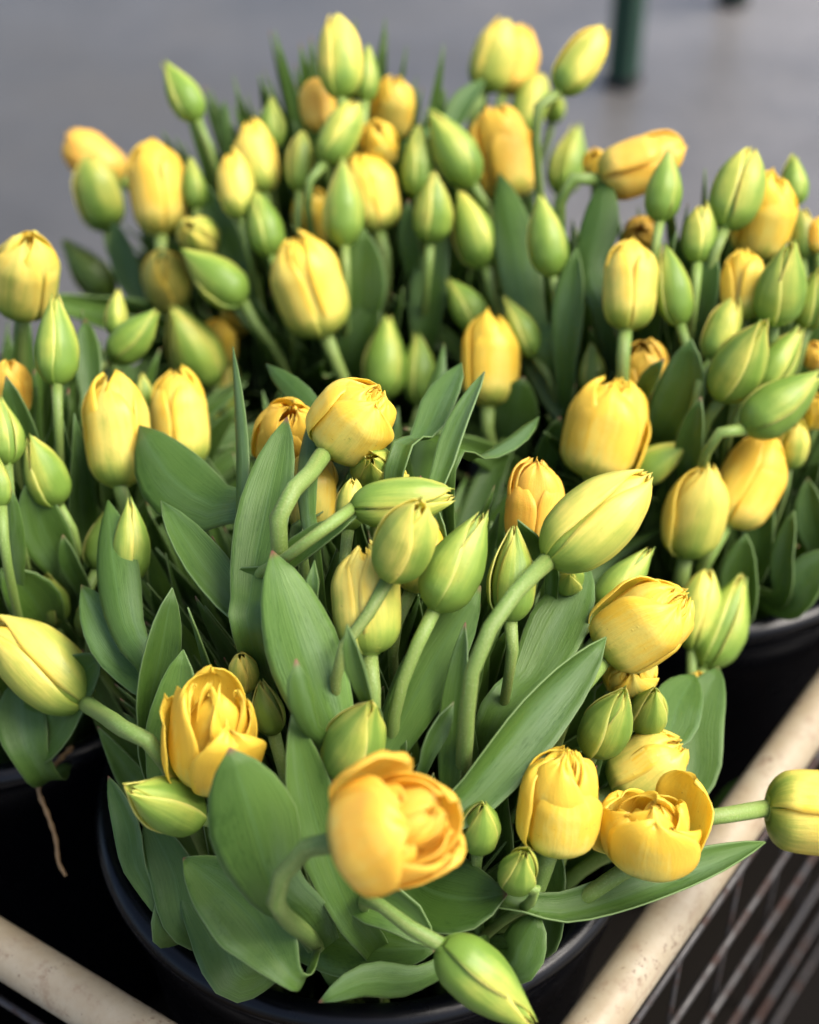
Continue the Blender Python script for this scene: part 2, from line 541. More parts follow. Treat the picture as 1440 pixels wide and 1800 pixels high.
mb.box((A + Cc) / 2 - O + Vector((0, 0, zdeck - 0.012 - (A.z + Cc.z) / 2)), (ru, fv, Vector((0, 0, 1))), (0.40, 0.39, 0.010))
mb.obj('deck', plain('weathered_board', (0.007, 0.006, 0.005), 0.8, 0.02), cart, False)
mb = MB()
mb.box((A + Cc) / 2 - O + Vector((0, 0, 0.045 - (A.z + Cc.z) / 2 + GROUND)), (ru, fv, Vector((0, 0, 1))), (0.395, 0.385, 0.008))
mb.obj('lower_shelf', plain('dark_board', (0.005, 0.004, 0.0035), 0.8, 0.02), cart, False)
for p in (A, Bc, Cc, Dc):
    ins = ((A + Cc) / 2 - p); ins.z = 0; ins.normalize()
    c_ = p - O + ins * 0.07
    wz = 0.018
    mb = MB()
    mb.box((c_.x, c_.y, 0.028), (ru, fv, Vector((0, 0, 1))), (0.022, 0.016, 0.008))
    wh = mb.obj('caster', plain('caster_steel', (0.3, 0.3, 0.3), 0.4), cart, False)
    mb = MB()
    mb.tube([Vector((c_.x, c_.y, wz + 0.002)) + fv * s_ for s_ in (-0.016, -0.012, 0.012, 0.016)], [0.014, 0.018, 0.018, 0.014], 28)
    mb.obj('wheel', plain('wheel_rubber', (0.03, 0.03, 0.03), 0.6), wh)

# dry straw over the rim of the left bucket
sp = [at(128, 1312, 0.965), at(90, 1352, 0.945), at(68, 1385, 0.935), at(84, 1432, 0.93), at(98, 1475, 0.928), at(103, 1515, 0.925), at(116, 1540, 0.922)]
mb = MB(); pc = curve(sp, 40)
mb.tube(pc, [0.0011 + 0.0012 * math.sin(i * 0.9) ** 2 * (1 - i / 50) for i in range(40)], 8)
tag(mb.obj('straw', plain('dry_straw', (0.19, 0.115, 0.05), 0.7)), 'thin brown dried straw hanging over the rim of the left bucket', 'straw')

# ------------------------------------------------------------------ bloom shapes (unit length, unit width)
PROF = {
    'g': ([0, .04, .10, .22, .40, .60, .78, .91, 1], [.20, .50, .74, .96, 1, .84, .55, .29, .10]),
    'h': ([0, .04, .10, .22, .42, .62, .80, .92, 1], [.20, .50, .72, .93, 1, .95, .74, .46, .17]),
    'y': ([0, .04, .10, .22, .45, .65, .82, .93, 1], [.20, .54, .76, .94, 1, 1.0, .84, .56, .24]),
    'd': ([0, .04, .10, .22, .45, .65, .82, .93, 1], [.20, .56, .78, .95, 1, 1.0, .88, .66, .36]),
    'o': ([0, .04, .10, .25, .45, .65, .82, .93, 1], [.18, .52, .74, .95, 1.0, .99, .93, .82, .66]),
}
RATIO = {'g': 1.88, 'h': 1.75, 'y': 1.5, 'd': 1.28, 'o': 1.1}


def petal_grid(mb, kind, th0, amax, rs=1.0, ls=1.0, spiral=0.05, bulge=0.0, ridge=0.0, opn=0.0, crump=0.0, vpk=0.5, pw=2.4, rnd=None, nu=15, nv=24, hook=0.0, tilt=0.0, tw=0.0):
    xs, ys = PROF[kind]
    ph = [rnd.uniform(0, 6.28) for _ in range(10)]
    P, UV = [], []
    for i in range(nv):
        v = (i / (nv - 1)) ** 1.12
        R = spl(xs, ys, v) * 0.5 * rs
        ed = 1.0 if v < vpk else max(1 - ((v - vpk) / (1 - vpk)) ** pw, 0.0) ** 0.62
        ha = amax * ed * (0.9 + 0.1 * min(v / 0.3, 1)) + 0.012
        row, ru_ = [], []
        for j in range(nu):
            u = 2 * j / (nu - 1) - 1
            th = th0 + u * ha + tw * v
            lump = math.sin(3.1 * u + ph[0] + 2.2 * v) + math.sin(5.3 * v + ph[1] - 1.5 * u) + 0.7 * math.sin(6.4 * u + 4.1 * v + ph[2])
            lump2 = math.sin(4.3 * u + ph[3] + 3.0 * v) + 0.6 * math.sin(9.0 * u + ph[4])
            r = R * (1 + spiral * u + bulge * (1 - u * u) * math.sin(math.pi * min(v * 1.05, 1))
                     + ridge * math.exp(-((1 - abs(u)) / 0.13) ** 2) * math.sin(math.pi * min(v, 1)) ** 0.5
                     - 0.022 * math.exp(-(u / 0.12) ** 2) * math.sin(math.pi * v))
            r += opn * v * v * 0.5 + (0.010 + crump) * 0.35 * lump * v * (0.4 + 0.6 * abs(u))
            r += hook * max(v - 0.86, 0) * 2.2
            z = v * ls + (0.006 + crump * 0.4) * lump2 * v - 0.03 * (1 - ed) * abs(u)
            x, y = r * math.cos(th), r * math.sin(th)
            if tilt:
                x += tilt * v * math.cos(th0); y += tilt * v * math.sin(th0)
            row.append((x, y, z)); ru_.append((j / (nu - 1), v))
        P.append(row); UV.append(ru_)
    mb.grid(P, UV)


def thick(o, t, off=0.0):
    md = o.modifiers.new('thickness', 'SOLIDIFY')
    md.thickness = t
    md.offset = off
    return o


def receptacle(mb):
    prof = [(0.0, -0.012), (0.085, -0.012), (0.14, 0.0), (0.20, 0.022), (0.16, 0.06), (0.0, 0.08)]
    P = [[(r * math.cos(a), r * math.sin(a), z) for a in [2 * math.pi * k / 16 for k in range(16)]] for r, z in prof]
    UV = [[(0.5, 0.0) for k in range(16)] for _ in prof]
    mb.grid(P, UV, True)


def make_variant(kind, seed):
    """returns (core mesh, [petal meshes])"""
    r = random.Random(seed)
    core, pets = MB(), []
    receptacle(core)
    R = math.radians

    def one(**k):
        mb = MB(); petal_grid(mb, kind, rnd=r, **k); pets.append(mb.mesh('petal', M_PETAL))
    if kind in 'gh':
        for i in range(3):
            petal_grid(core, kind, R(60 + 120 * i + r.uniform(-8, 8)), R(62), rs=0.86, ls=r.uniform(0.93, 0.99), spiral=0.03, rnd=r, nu=11, nv=18, vpk=0.55, pw=2.6)
        valv = r.random() < 0.6           # petals meeting edge to edge with a groove, or wrapped over each other
        for i in range(3):
            if valv:
                one(th0=R(120 * i + r.uniform(-8, 8)), amax=R(r.uniform(54.5, 59.5)), rs=r.uniform(0.95, 1.0), ls=r.uniform(0.93, 1.03), spiral=r.uniform(0.02, 0.05),
                    bulge=r.uniform(0.08, 0.16), ridge=r.uniform(0.0, 0.05), vpk=0.45, pw=r.uniform(2.4, 3.2), hook=r.uniform(-0.1, 0.3), crump=r.uniform(0.004, 0.016), tw=r.uniform(-0.5, 0.5))
            else:
                one(th0=R(120 * i + r.uniform(-9, 9)), amax=R(r.uniform(64, 80)), rs=r.uniform(0.96, 1.02), ls=r.uniform(0.92, 1.03), spiral=r.uniform(0.05, 0.09),
                    bulge=r.uniform(0.0, 0.06), ridge=r.uniform(0.02, 0.06), vpk=0.42, pw=r.uniform(2.2, 2.9), hook=r.uniform(-0.05, 0.3), crump=r.uniform(0.004, 0.016), tw=r.uniform(-0.4, 0.4))
    elif kind == 'y':
        for i in range(3):
            petal_grid(core, kind, R(60 + 120 * i + r.uniform(-8, 8)), R(60), rs=0.90, ls=r.uniform(0.96, 1.03), spiral=0.04, rnd=r, nu=13, nv=22, vpk=0.6, pw=2.6, crump=0.015)
        for i in range(4):
            petal_grid(core, kind, R(90 * i + r.uniform(-20, 20)), R(50), rs=r.uniform(0.45, 0.8), ls=r.uniform(0.88, 0.99), rnd=r, nu=9, nv=14, vpk=0.6, crump=0.05)
        for i in range(3):
            one(th0=R(120 * i + r.uniform(-9, 9)), amax=R(r.uniform(50, 62)), rs=r.uniform(0.97, 1.03), ls=r.uniform(0.88, 1.0), spiral=r.uniform(0.05, 0.10) * r.choice((1, 1, 1, -1)), bulge=r.uniform(0.0, 0.05),
                ridge=r.uniform(0.0, 0.03), vpk=0.45, pw=r.uniform(2.4, 3.2), hook=r.uniform(-0.1, 0.15), crump=r.uniform(0.006, 0.02), tw=r.uniform(-0.2, 0.2))
    elif kind == 'd':
        for ring, n_ in ((0.78, 3), (0.60, 3), (0.40, 3), (0.2, 2)):
            for i in range(n_):
                petal_grid(core, 'y', R(360 / n_ * i + 700 * ring + r.uniform(-15, 15)), R(r.uniform(56, 72)), rs=ring, ls=r.uniform(0.90, 1.02), spiral=0.08, rnd=r, nu=15, nv=20, vpk=0.62, pw=3.4, crump=r.uniform(0.02, 0.04), tw=r.uniform(-.4, .4))
        for i in range(3):
            one(th0=R(60 + 120 * i + r.uniform(-10, 10)), amax=R(r.uniform(54, 66)), rs=0.90, ls=r.uniform(0.92, 1.02), spiral=0.08, vpk=0.55, pw=2.8, crump=0.025)
        for i in range(3):
            one(th0=R(120 * i + r.uniform(-14, 14)), amax=R(r.uniform(50, 66)), rs=r.uniform(0.98, 1.04), ls=r.uniform(0.78, 1.0), spiral=r.uniform(0.05, 0.10) * r.choice((1, 1, -1)), bulge=r.uniform(0, 0.05),
                vpk=0.45, pw=r.uniform(2.4, 3.4), hook=r.uniform(-0.2, 0.15), crump=r.uniform(0.018, 0.038), opn=r.uniform(-0.02, 0.08), tw=r.uniform(-.3, .3))
    else:
        for ring, n_ in ((0.58, 3), (0.36, 3)):
            for i in range(n_):
                petal_grid(core, 'y', R(360 / n_ * i + 700 * ring + r.uniform(-30, 30)), R(r.uniform(48, 80)), rs=ring * r.uniform(.85, 1.15), ls=r.uniform(0.74, 1.0), spiral=r.uniform(-.12, .14), rnd=r, nu=15, nv=20, vpk=0.66, pw=3.4, crump=r.uniform(0.035, 0.07), tw=r.uniform(-.6, .6), tilt=r.uniform(-0.14, 0.08))
        for i in range(4):
            one(th0=R(90 * i + r.uniform(-24, 24)), amax=R(r.uniform(38, 62)), rs=r.uniform(0.64, 0.82), ls=r.uniform(0.66, 1.0), vpk=0.55, pw=2.6, crump=r.uniform(0.035, 0.06), opn=r.uniform(-.12, .06), spiral=r.uniform(-.1, .12), tw=r.uniform(-.4, .4))
        for i in range(3):
            one(th0=R(60 + 120 * i + r.uniform(-18, 18)), amax=R(r.uniform(42, 62)), rs=0.90, ls=r.uniform(0.68, 1.0), vpk=0.52, pw=2.3, crump=0.045, opn=r.uniform(-0.04, 0.10), spiral=r.uniform(-.08, .1), tw=r.uniform(-.3, .3))
        loose = r.randrange(3)
        for i in range(3):
            one(th0=R(120 * i + r.uniform(-18, 18)), amax=R(r.uniform(40, 60)), rs=r.uniform(0.98, 1.04), ls=r.uniform(0.66, 1.0), vpk=0.46, pw=2.1, crump=r.uniform(0.035, 0.055), opn=r.uniform(0.28, 0.42) if i == loose else r.uniform(-0.02, 0.14), hook=r.uniform(-0.4, 0.5), spiral=.06, tw=r.uniform(-.3, .3))
    return core.mesh('bloom', M_PETAL), pets


VAR = {k: [make_variant(k, 100 * i + ord(k)) for i in range(n)] for k, n in (('g', 10), ('h', 9), ('y', 8), ('d', 6), ('o', 4))}

# ------------------------------------------------------------------ the tulips, one line each:
# tip, base and width as seen in the photograph (they give direction, size and lean), shape, metres behind (+) or before (-)
# the crowd's rounded top, how yellow, label, extras
T = [
 # --- far back
 (592, 22, 600, 172, 74, 'h', .00, .50, 'tall pointed green and yellow bud, the highest tulip of the crowd', {}),
 (648, 78, 642, 180, 42, 'g', .04, .20, 'slim green bud half hidden behind the tallest bud', {}),
 (552, 138, 565, 230, 62, 'y', .05, .95, 'small orange yellow tulip just left below the tallest bud', {'or': .6}),
 (624, 178, 572, 286, 66, 'h', .00, .42, 'yellow green bud leaning right, directly under the tallest bud', {}),
 (700, 136, 682, 240, 78, 'y', .06, .85, 'blurred yellow tulip standing far back right of the tallest bud', {'or': .2}),
 (662, 212, 668, 292, 66, 'y', .03, .85, 'yellow tulip just below the blurred far yellow one', {}),
 (290, 106, 348, 212, 58, 'g', -.02, .12, 'lone green bud on a bare bent stem, against the grey floor at far left', {'via': [(368, 262, .0), (385, 330, .02)]}),
 (118, 236, 214, 318, 86, 'd', .03, .95, 'peach tinted tulip tipped outwards at the left end of the back crowd', {'or': .75}),
 (155, 270, 190, 402, 80, 'h', -.02, .36, 'greenish bud in front of the peach tinted tulip', {}),
 (264, 248, 284, 412, 102, 'y', .00, 1.0, 'warm yellow barrel shaped tulip right of the peach tinted one', {'or': .2}),
 (322, 384, 372, 442, 66, 'h', .00, .42, 'short round green bud with a yellow streak, just right below the warm barrel tulip', {}),
 (318, 440, 430, 532, 74, 'g', -.02, .16, 'green bud lying to the left with a red brown seam on a long slanting stem', {'via': [(450, 570, .0), (500, 650, .03)]}),
 (438, 210, 465, 340, 76, 'y', .03, .78, 'yellow tulip behind a smaller one, left of the back centre', {}),
 (402, 262, 425, 382, 64, 'h', .00, .70, 'half yellow bud with one green petal overlapping the tulip behind it', {}),
 (478, 165, 478, 262, 46, 'g', .04, .15, 'thin green pointed bud against the floor, left of the small orange tulip', {}),
 (448, 332, 478, 450, 62, 'g', .00, .12, 'dull green bud below the half yellow bud with one green petal', {}),
 (545, 330, 555, 432, 78, 'y', .04, .85, 'shaded yellow tulip behind and above the big pale yellow one', {'br': .85}),
 (600, 280, 606, 432, 70, 'g', -.01, .20, 'bright green ribbed bud overlapping a yellow tulip at its right', {}),
 (638, 268, 665, 406, 94, 'y', .02, .85, 'yellow tulip half behind the bright green ribbed bud', {}),
 (516, 418, 572, 588, 122, 'y', -.02, .86, 'big pale yellow tulip with a green base leaning left above the double one', {'via': [(592, 640, .01), (610, 700, .03)]}),
 (52, 408, 40, 560, 116, 'y', .00, .70, 'broad yellow tulip with pale green petals at the left edge of the crowd', {}),
 (108, 418, 196, 522, 62, 'g', .05, .0, 'dark olive bud leaning left against the floor between two yellow tulips', {'br': .5}),
 (98, 520, 100, 677, 74, 'g', -.02, .18, 'upright smooth green bud on a straight stem below the broad left edge tulip', {'via': [(104, 780, .0)]}),
 (282, 435, 300, 548, 84, 'h', .02, .60, 'olive yellow bud hanging behind the slanting green bud', {'br': .75}),
 (208, 508, 202, 592, 38, 'g', .02, .30, 'very small green bud with a yellow tip left of a right leaning bud', {}),
 (278, 545, 195, 634, 66, 'g', .00, .10, 'green bud leaning right, with a pale tip, left of the fat green bud', {}),
 (300, 540, 372, 676, 92, 'g', -.01, .28, 'fat green bud with an open brown seam above the greenish yellow cup', {}),
 (380, 562, 388, 645, 62, 'y', .03, .90, 'yellow tulip peeping out right of the fat green bud', {}),
 (18, 632, 22, 732, 72, 'y', .03, .95, 'orange yellow tulip cut by the left edge behind a dark leaf', {'or': .5}),
 # --- left bucket
 (195, 656, 212, 856, 118, 'y', -.02, .82, 'large upright pale yellow tulip with a dark seam in the left bucket', {'via': [(218, 880, .0)]}),
 (308, 646, 326, 824, 106, 'y', -.01, .84, 'yellow tulip with one green outer petal, right of the large upright pale one', {}),
 (250, 656, 256, 722, 36, 'g', .03, .25, 'small green bud tip between two yellow tulips of the left bucket', {}),
 (392, 600, 388, 757, 56, 'h', .04, .45, 'olive bud half hidden behind a narrow upright leaf', {'via': [(392, 840, .02), (398, 900, .03)]}),
 (48, 766, 102, 886, 74, 'g', .00, .15, 'green bud leaning left, low near the left edge, above a wide dark leaf', {}),
 (-4, 690, 12, 818, 66, 'g', -.02, .18, 'green bud cut by the left edge, the upper of two', {}),
 (-8, 795, 2, 892, 44, 'g', -.03, .10, 'green bud cut by the left edge, the lower of two', {}),
 (228, 878, 232, 1024, 64, 'g', -.02, .30, 'wrinkled yellow green bud right beside a standing keeled leaf', {}),
 (192, 888, 170, 1002, 56, 'g', .01, .10, 'shaded green bud behind the standing keeled leaf', {'br': .8}),
 (80, 1008, 100, 1098, 58, 'g', .02, .05, 'dim small bud deep in the leaves of the left bucket', {'br': .65}),
 (152, 1048, 162, 1122, 52, 'g', .03, .0, 'dark green round bud deep in shade above the big side leaning bud', {'br': .5}),
 (-22, 1088, 152, 1238, 124, 'h', -.03, .56, 'big yellow green bud pointing off the left edge on a long slanting stem', {'vd': 1, 'b': 'F', 'via': [(222, 1285, -.04), (296, 1348, -.01)], 'spin': 40}),
 # --- middle
 (516, 700, 488, 832, 112, 'y', .04, .95, 'yellow tulip behind the tall blade leaf, left of the double one', {'or': .3}),
 (552, 790, 545, 938, 94, 'y', .05, .88, 'shaded yellow tulip behind the bent stem of the double one', {'br': .85}),
 (672, 678, 572, 792, 146, 'd', -.02, .86, 'double yellow tulip with a frilly top leaning right at the centre of the photo', {'vd': 1, 'tilt': 28, 'via': [(535, 850, -.02), (490, 955, -.01)], 'spin': 20}),
 (680, 555, 674, 702, 74, 'g', .00, .18, 'green bud above right of the double tulip, touching a smaller one', {}),
 (735, 582, 740, 714, 60, 'g', .00, .14, 'slim green bud on a pale stem above the horizontal bud', {'via': [(740, 790, .01)]}),
 (652, 780, 656, 858, 74, 'g', .03, .16, 'smooth green bud showing just beneath the double tulip', {}),
 (802, 868, 618, 892, 84, 'h', -.01, .40, 'olive green bud lying horizontal, its yellow tip to the right', {'vd': 1, 'via': [(560, 938, -.03), (486, 996, .0), (440, 1075, .05)], 'spin': 70}),
 (746, 878, 682, 1020, 100, 'h', -.04, .40, 'green bud with a yellow split seam in front of the horizontal bud', {'via': [(640, 1095, .0), (590, 1220, .01)], 'spin': 60}),
 (638, 958, 650, 1150, 120, 'y', .00, .66, 'yellow tulip with olive petals hidden behind a thick stem', {}),
 (848, 896, 764, 1072, 102, 'g', -.02, .24, 'plump green bud with a pale cream seam leaning right on a thick stem', {'via': [(728, 1150, .0), (690, 1300, .02)], 'spin': 60}),
 (620, 842, 612, 932, 50, 'h', .02, .45, 'narrow green and yellow bud left of the horizontal bud', {}),
 (700, 818, 700, 858, 36, 'h', .04, .55, 'tiny yellow tip showing above the horizontal bud', {}),
 (762, 915, 722, 1040, 84, 'y', .02, .90, 'yellow tulip mostly hidden between two green seamed buds', {}),
 (905, 918, 897, 1092, 82, 'g', -.01, .24, 'upright green bud with a yellow left seam under the orange yellow tulip', {'via': [(896, 1180, .01)]}),
 (1086, 664, 1040, 840, 158, 'd', -.02, .88, 'large bright yellow tulip with a folded lip right of the photo centre', {'tilt': 12}),
 (1150, 828, 962, 986, 128, 'h', -.05, .58, 'big smooth yellow green bud leaning right on a long arching stem', {'D': .785, 'vd': 1, 'via': [(900, 1050, -.05), (840, 1150, -.035), (818, 1290, -.01)], 'spin': 50}),
 (945, 808, 936, 962, 110, 'd', .01, 1.0, 'wrinkled orange yellow tulip behind the big arching bud', {'tilt': 8, 'or': .6}),
 (1240, 812, 1205, 980, 106, 'h', -.01, .62, 'yellow green tulip closing at the top, left of a yellow one leaning right', {}),
 (1362, 764, 1276, 922, 112, 'y', .01, .96, 'yellow tulip leaning right above the right bucket', {'or': .2}),
 (1210, 782, 1108, 840, 66, 'g', .00, .16, 'small green bud pointing right behind the large bright tulip', {}),
 (865, 548, 858, 714, 98, 'y', .00, .92, 'upright yellow tulip alone among dark leaves right of the upper centre', {'via': [(866, 790, .01)]}),
 (1110, 422, 1100, 580, 96, 'y', -.01, .76, 'upright pale yellow tulip with a dark seam in the right crowd', {}),
 (1168, 428, 1196, 572, 64, 'g', .00, .12, 'green bud leaning left beside the upright pale yellow tulip', {}),
 (1130, 596, 1140, 724, 98, 'y', .02, .96, 'orange yellow tulip crossed by a dark leaf tip', {'or': .5, 'br': .85}),
 (1042, 598, 1042, 694, 48, 'g', .03, .05, 'dim green bud left of the orange yellow tulip crossed by a leaf', {'br': .6}),
 (1342, 568, 1268, 700, 92, 'g', -.02, .20, 'green bud with a brown seam leaning right, lower left of the ribbed one', {'spin': 60}),
 (1292, 522, 1250, 634, 60, 'h', .00, .42, 'yellow edged bud peeping out behind the green bud with a brown seam', {}),
 (1410, 576, 1330, 690, 68, 'g', .01, .22, 'pale green bud between a brown seamed bud and one lying right', {}),
 (1442, 656, 1310, 756, 88, 'g', -.03, .10, 'green bud lying to the right with a straight dark seam', {'via': [(1240, 800, .01)], 'spin': 60}),
 (1445, 690, 1428, 752, 52, 'y', .02, .90, 'yellow tulip at the right edge beneath the lying green bud', {}),
 (1432, 600, 1430, 648, 40, 'y', .03, .95, 'sliver of an orange yellow tulip at the right edge between green buds', {'or': .5}),
 (1402, 738, 1385, 822, 56, 'h', .02, .50, 'yellow green bud standing behind the yellow tulip that leans right', {}),
 (788, 488, 850, 582, 58, 'g', .00, .16, 'green bud leaning left under a bare stem near the upper centre', {}),
 (888, 520, 942, 628, 52, 'g', .02, .20, 'narrow dull green bud above right of the lone upright yellow tulip', {}),
 # --- right part of the front bucket
 (1144, 960, 1052, 1078, 70, 'g', .00, .16, 'wet green bud lying behind the opening wet yellow tulip', {}),
 (1205, 1045, 1062, 1150, 156, 'd', -.04, .84, 'wet opening yellow tulip leaning right with water drops on its petals', {'vd': 1, 'tilt': 22, 'via': [(1035, 1195, .01), (985, 1275, .02)], 'spin': 10}),
 (1242, 994, 1216, 1142, 76, 'h', -.02, .46, 'wet green bud with a yellow seam squeezed right of the wet opening tulip', {'spin': 60}),
 (1310, 1004, 1236, 1172, 88, 'g', -.02, .20, 'wet green bud farthest right in the front bucket, near the right rim', {}),
 (1112, 1140, 1100, 1226, 100, 'y', .02, .74, 'pale yellow tulip hidden under the wet opening one', {}),
 (1102, 1206, 1040, 1330, 88, 'g', -.02, .18, 'plump green seamed bud just above the front yellow trio', {'spin': 60}),
 (1156, 1200, 1130, 1292, 70, 'g', .00, .16, 'short bumpy wet green bud in a cupped leaf above the front trio', {}),
 (1232, 1180, 1218, 1226, 36, 'y', .03, .74, 'sliver of a pale yellow tulip behind the broad right hand leaf', {}),
 (1012, 985, 985, 1042, 60, 'g', .02, .16, 'green bud peeping out under the big arching bud', {}),
 # --- front
 (380, 1185, 366, 1392, 164, 'o', -.02, 1.0, 'open double yellow tulip with stacked petals at the front left', {'tilt': 32, 'via': [(395, 1440, .02), (440, 1540, .05)], 'spin': 15, 'or': .0}),
 (220, 1384, 356, 1440, 98, 'g', -.03, .20, 'green bud lying left with a frilled yellow tip under the stacked double tulip', {'spin': 60}),
 (422, 1142, 432, 1218, 52, 'h', .02, .50, 'small olive bud with a yellow tip right above the stacked double tulip', {}),
 (458, 1194, 482, 1292, 56, 'g', .02, .20, 'dull crinkled green bud right behind the stacked double tulip', {'br': .8}),
 (660, 1222, 592, 1370, 106, 'g', -.02, .24, 'plump green bud with an open seam behind the nearest orange yellow tulip', {'spin': 60}),
 (795, 1425, 590, 1482, 226, 'o', -.10, 1.0, 'nearest and biggest open orange yellow tulip, out of focus on a hooked stem', {'tilt': 28, 'via': [(540, 1490, .01), (495, 1540, .02), (492, 1600, .03)], 'spin': 25, 'or': .5}),
 (850, 1398, 838, 1502, 72, 'g', .00, .14, 'round green bud just right of the nearest orange yellow tulip', {}),
 (930, 1484, 898, 1570, 68, 'g', -.02, .16, 'small squat green bud below the front trio', {'via': [(938, 1580, .0)]}),
 (1002, 1310, 966, 1500, 150, 'd', -.02, .98, 'yellow double tulip with flared lips, leftmost of the front trio', {'tilt': 22, 'via': [(945, 1560, .02), (925, 1610, .04)], 'spin': 30}),
 (1202, 1308, 1080, 1390, 122, 'd', .02, .80, 'smooth wet yellow tulip lying right, rearmost of the front trio', {'tilt': 12, 'spin': 50}),
 (1160, 1372, 1130, 1536, 186, 'o', -.05, .96, 'ruffled yellow tulip opening upwards, right hand bloom of the front trio', {'tilt': 34, 'via': [(1075, 1545, .01), (1010, 1590, .02)], 'spin': 0}),
 (948, 1805, 775, 1660, 108, 'g', -.05, .20, 'green bud drooping down over the front bucket rim at the bottom edge', {'via': [(710, 1625, .01), (640, 1585, .03)], 'spin': 60, 'flat': 1}),
 (1520, 1430, 1348, 1420, 152, 'd', -.02, .80, 'yellow tulip cut by the right edge on a horizontal stem over the rail', {'D': .86, 'b': 'F', 'via': [(1285, 1432, -.02), (1215, 1448, -.02)], 'spin': 60, 'flat': 1}),
 # --- back right
 (890, 34, 850, 158, 76, 'h', .00, .62, 'half yellow bud standing high before an orange one, left of the green table leg', {}),
 (922, 42, 886, 166, 78, 'y', .03, .98, 'blurred orange yellow tulip behind a high half yellow bud', {'or': .5}),
 (1062, 48, 984, 162, 70, 'h', .02, .60, 'long yellow green bud leaning right towards the green table leg', {}),
 (956, 124, 910, 236, 62, 'h', -.01, .46, 'yellow green bud under the long one that leans to the table leg', {}),
 (978, 160, 970, 212, 40, 'g', .03, .15, 'tiny green bud below the long bud near the table leg', {'via': [(958, 260, .01)]}),
 (868, 188, 900, 348, 112, 'd', .00, .96, 'large golden tulip with a loose right petal at the back', {'tilt': 10, 'or': .3}),
 (735, 215, 736, 346, 60, 'g', .01, .24, 'green bud with a yellow seam left of a smooth left leaning bud at the back', {}),
 (756, 194, 832, 326, 78, 'g', -.01, .20, 'smooth yellow green bud leaning left at the back centre', {'via': [(845, 352, .0), (868, 420, .03)]}),
 (766, 300, 756, 424, 68, 'g', -.02, .30, 'green bud with a yellow rimmed petal below the smooth left leaning bud', {}),
 (808, 334, 856, 470, 74, 'g', -.02, .32, 'yellow tipped green bud with a brown seam leaning left on a pale stem', {'via': [(866, 520, .0)]}),
 (1016, 218, 984, 342, 64, 'g', .00, .26, 'green bud leaning right before the floor, left of the orange side lying tulip', {}),
 (948, 342, 972, 486, 68, 'g', -.02, .20, 'clean pale green bud leaning left on a short visible stem', {'via': [(980, 540, .01)]}),
 (1204, 258, 1056, 318, 104, 'd', .02, .98, 'orange yellow tulip lying on its side before the grey floor', {'or': .55, 'spin': 60, 'flat': 1}),
 (1176, 262, 1160, 390, 62, 'g', -.01, .14, 'green bud in front of the orange tulip lying on its side', {}),
 (1324, 254, 1274, 402, 86, 'h', -.01, .38, 'tall plump green bud with a yellow tip at the back right', {}),
 (1364, 308, 1322, 446, 104, 'y', .02, .90, 'yellow tulip behind the plump green bud with a yellow tip', {}),
 (1396, 270, 1396, 362, 48, 'g', .04, .14, 'small green bud at the far right, against the floor', {}),
 (1235, 354, 1226, 462, 58, 'h', .00, .40, 'yellow green bud between the side lying orange tulip and the plump bud', {}),
 (1308, 438, 1306, 562, 80, 'd', .01, .88, 'frilly topped yellow tulip left of the ribbed green bud', {}),
 (1388, 424, 1362, 568, 88, 'g', -.02, .22, 'ribbed green bud with yellow right flank near the right edge', {'spin': 60}),
 (1445, 468, 1418, 574, 64, 'g', .00, .14, 'green bud cut by the right edge beside the ribbed bud', {}),
 (1410, 366, 1410, 456, 46, 'h', .04, .40, 'dim olive bud behind the ribbed green bud', {'br': .75}),
 (1126, 382, 1122, 446, 62, 'y', .05, .95, 'shaded orange tulip tip behind the upright pale yellow tulip', {'or': .7, 'br': .75}),
 (1046, 262, 1046, 312, 44, 'y', .05, .90, 'small yellow patch of a tulip left of the side lying orange one', {}),
 (1442, 380, 1440, 446, 44, 'y', .03, .95, 'orange yellow tulip barely inside the right edge at the back', {'or': .4}),
 (528, 228, 526, 336, 48, 'h', .02, .30, 'olive bud standing left of the yellow green bud that leans right', {'br': .8}),
 (334, 274, 346, 368, 42, 'g', .02, .10, 'slim green bud right of the warm barrel tulip', {}),
 (412, 532, 414, 590, 52, 'y', .05, .90, 'shaded yellow tulip glimpsed under the slanting stem', {'br': .75}),
]


def dome_hit(u, v):
    """where the line of sight meets the rounded top of the crowd"""
    r = ray(u, v)
    best, bd = 1e9, 1.0
    d = 0.45
    while d < 1.9:
        p = EYE + r * d
        e = -1.0
        for k, c in BUCKETS.items():
            zc, ze = DOME[k]
            q = ((p.x - c.x) ** 2 + (p.y - c.y) ** 2) / 0.17 ** 2
            e = max(e, zc - (zc - ze) * q)
        g = p.z - e
        if g < 0: return d
        if g < best: best, bd = g, d
        d += 0.004
    return bd


def bucket_of(p):
    return min(BUCKETS, key=lambda k: (Vector((p.x, p.y, 0)) - BUCKETS[k]).length)


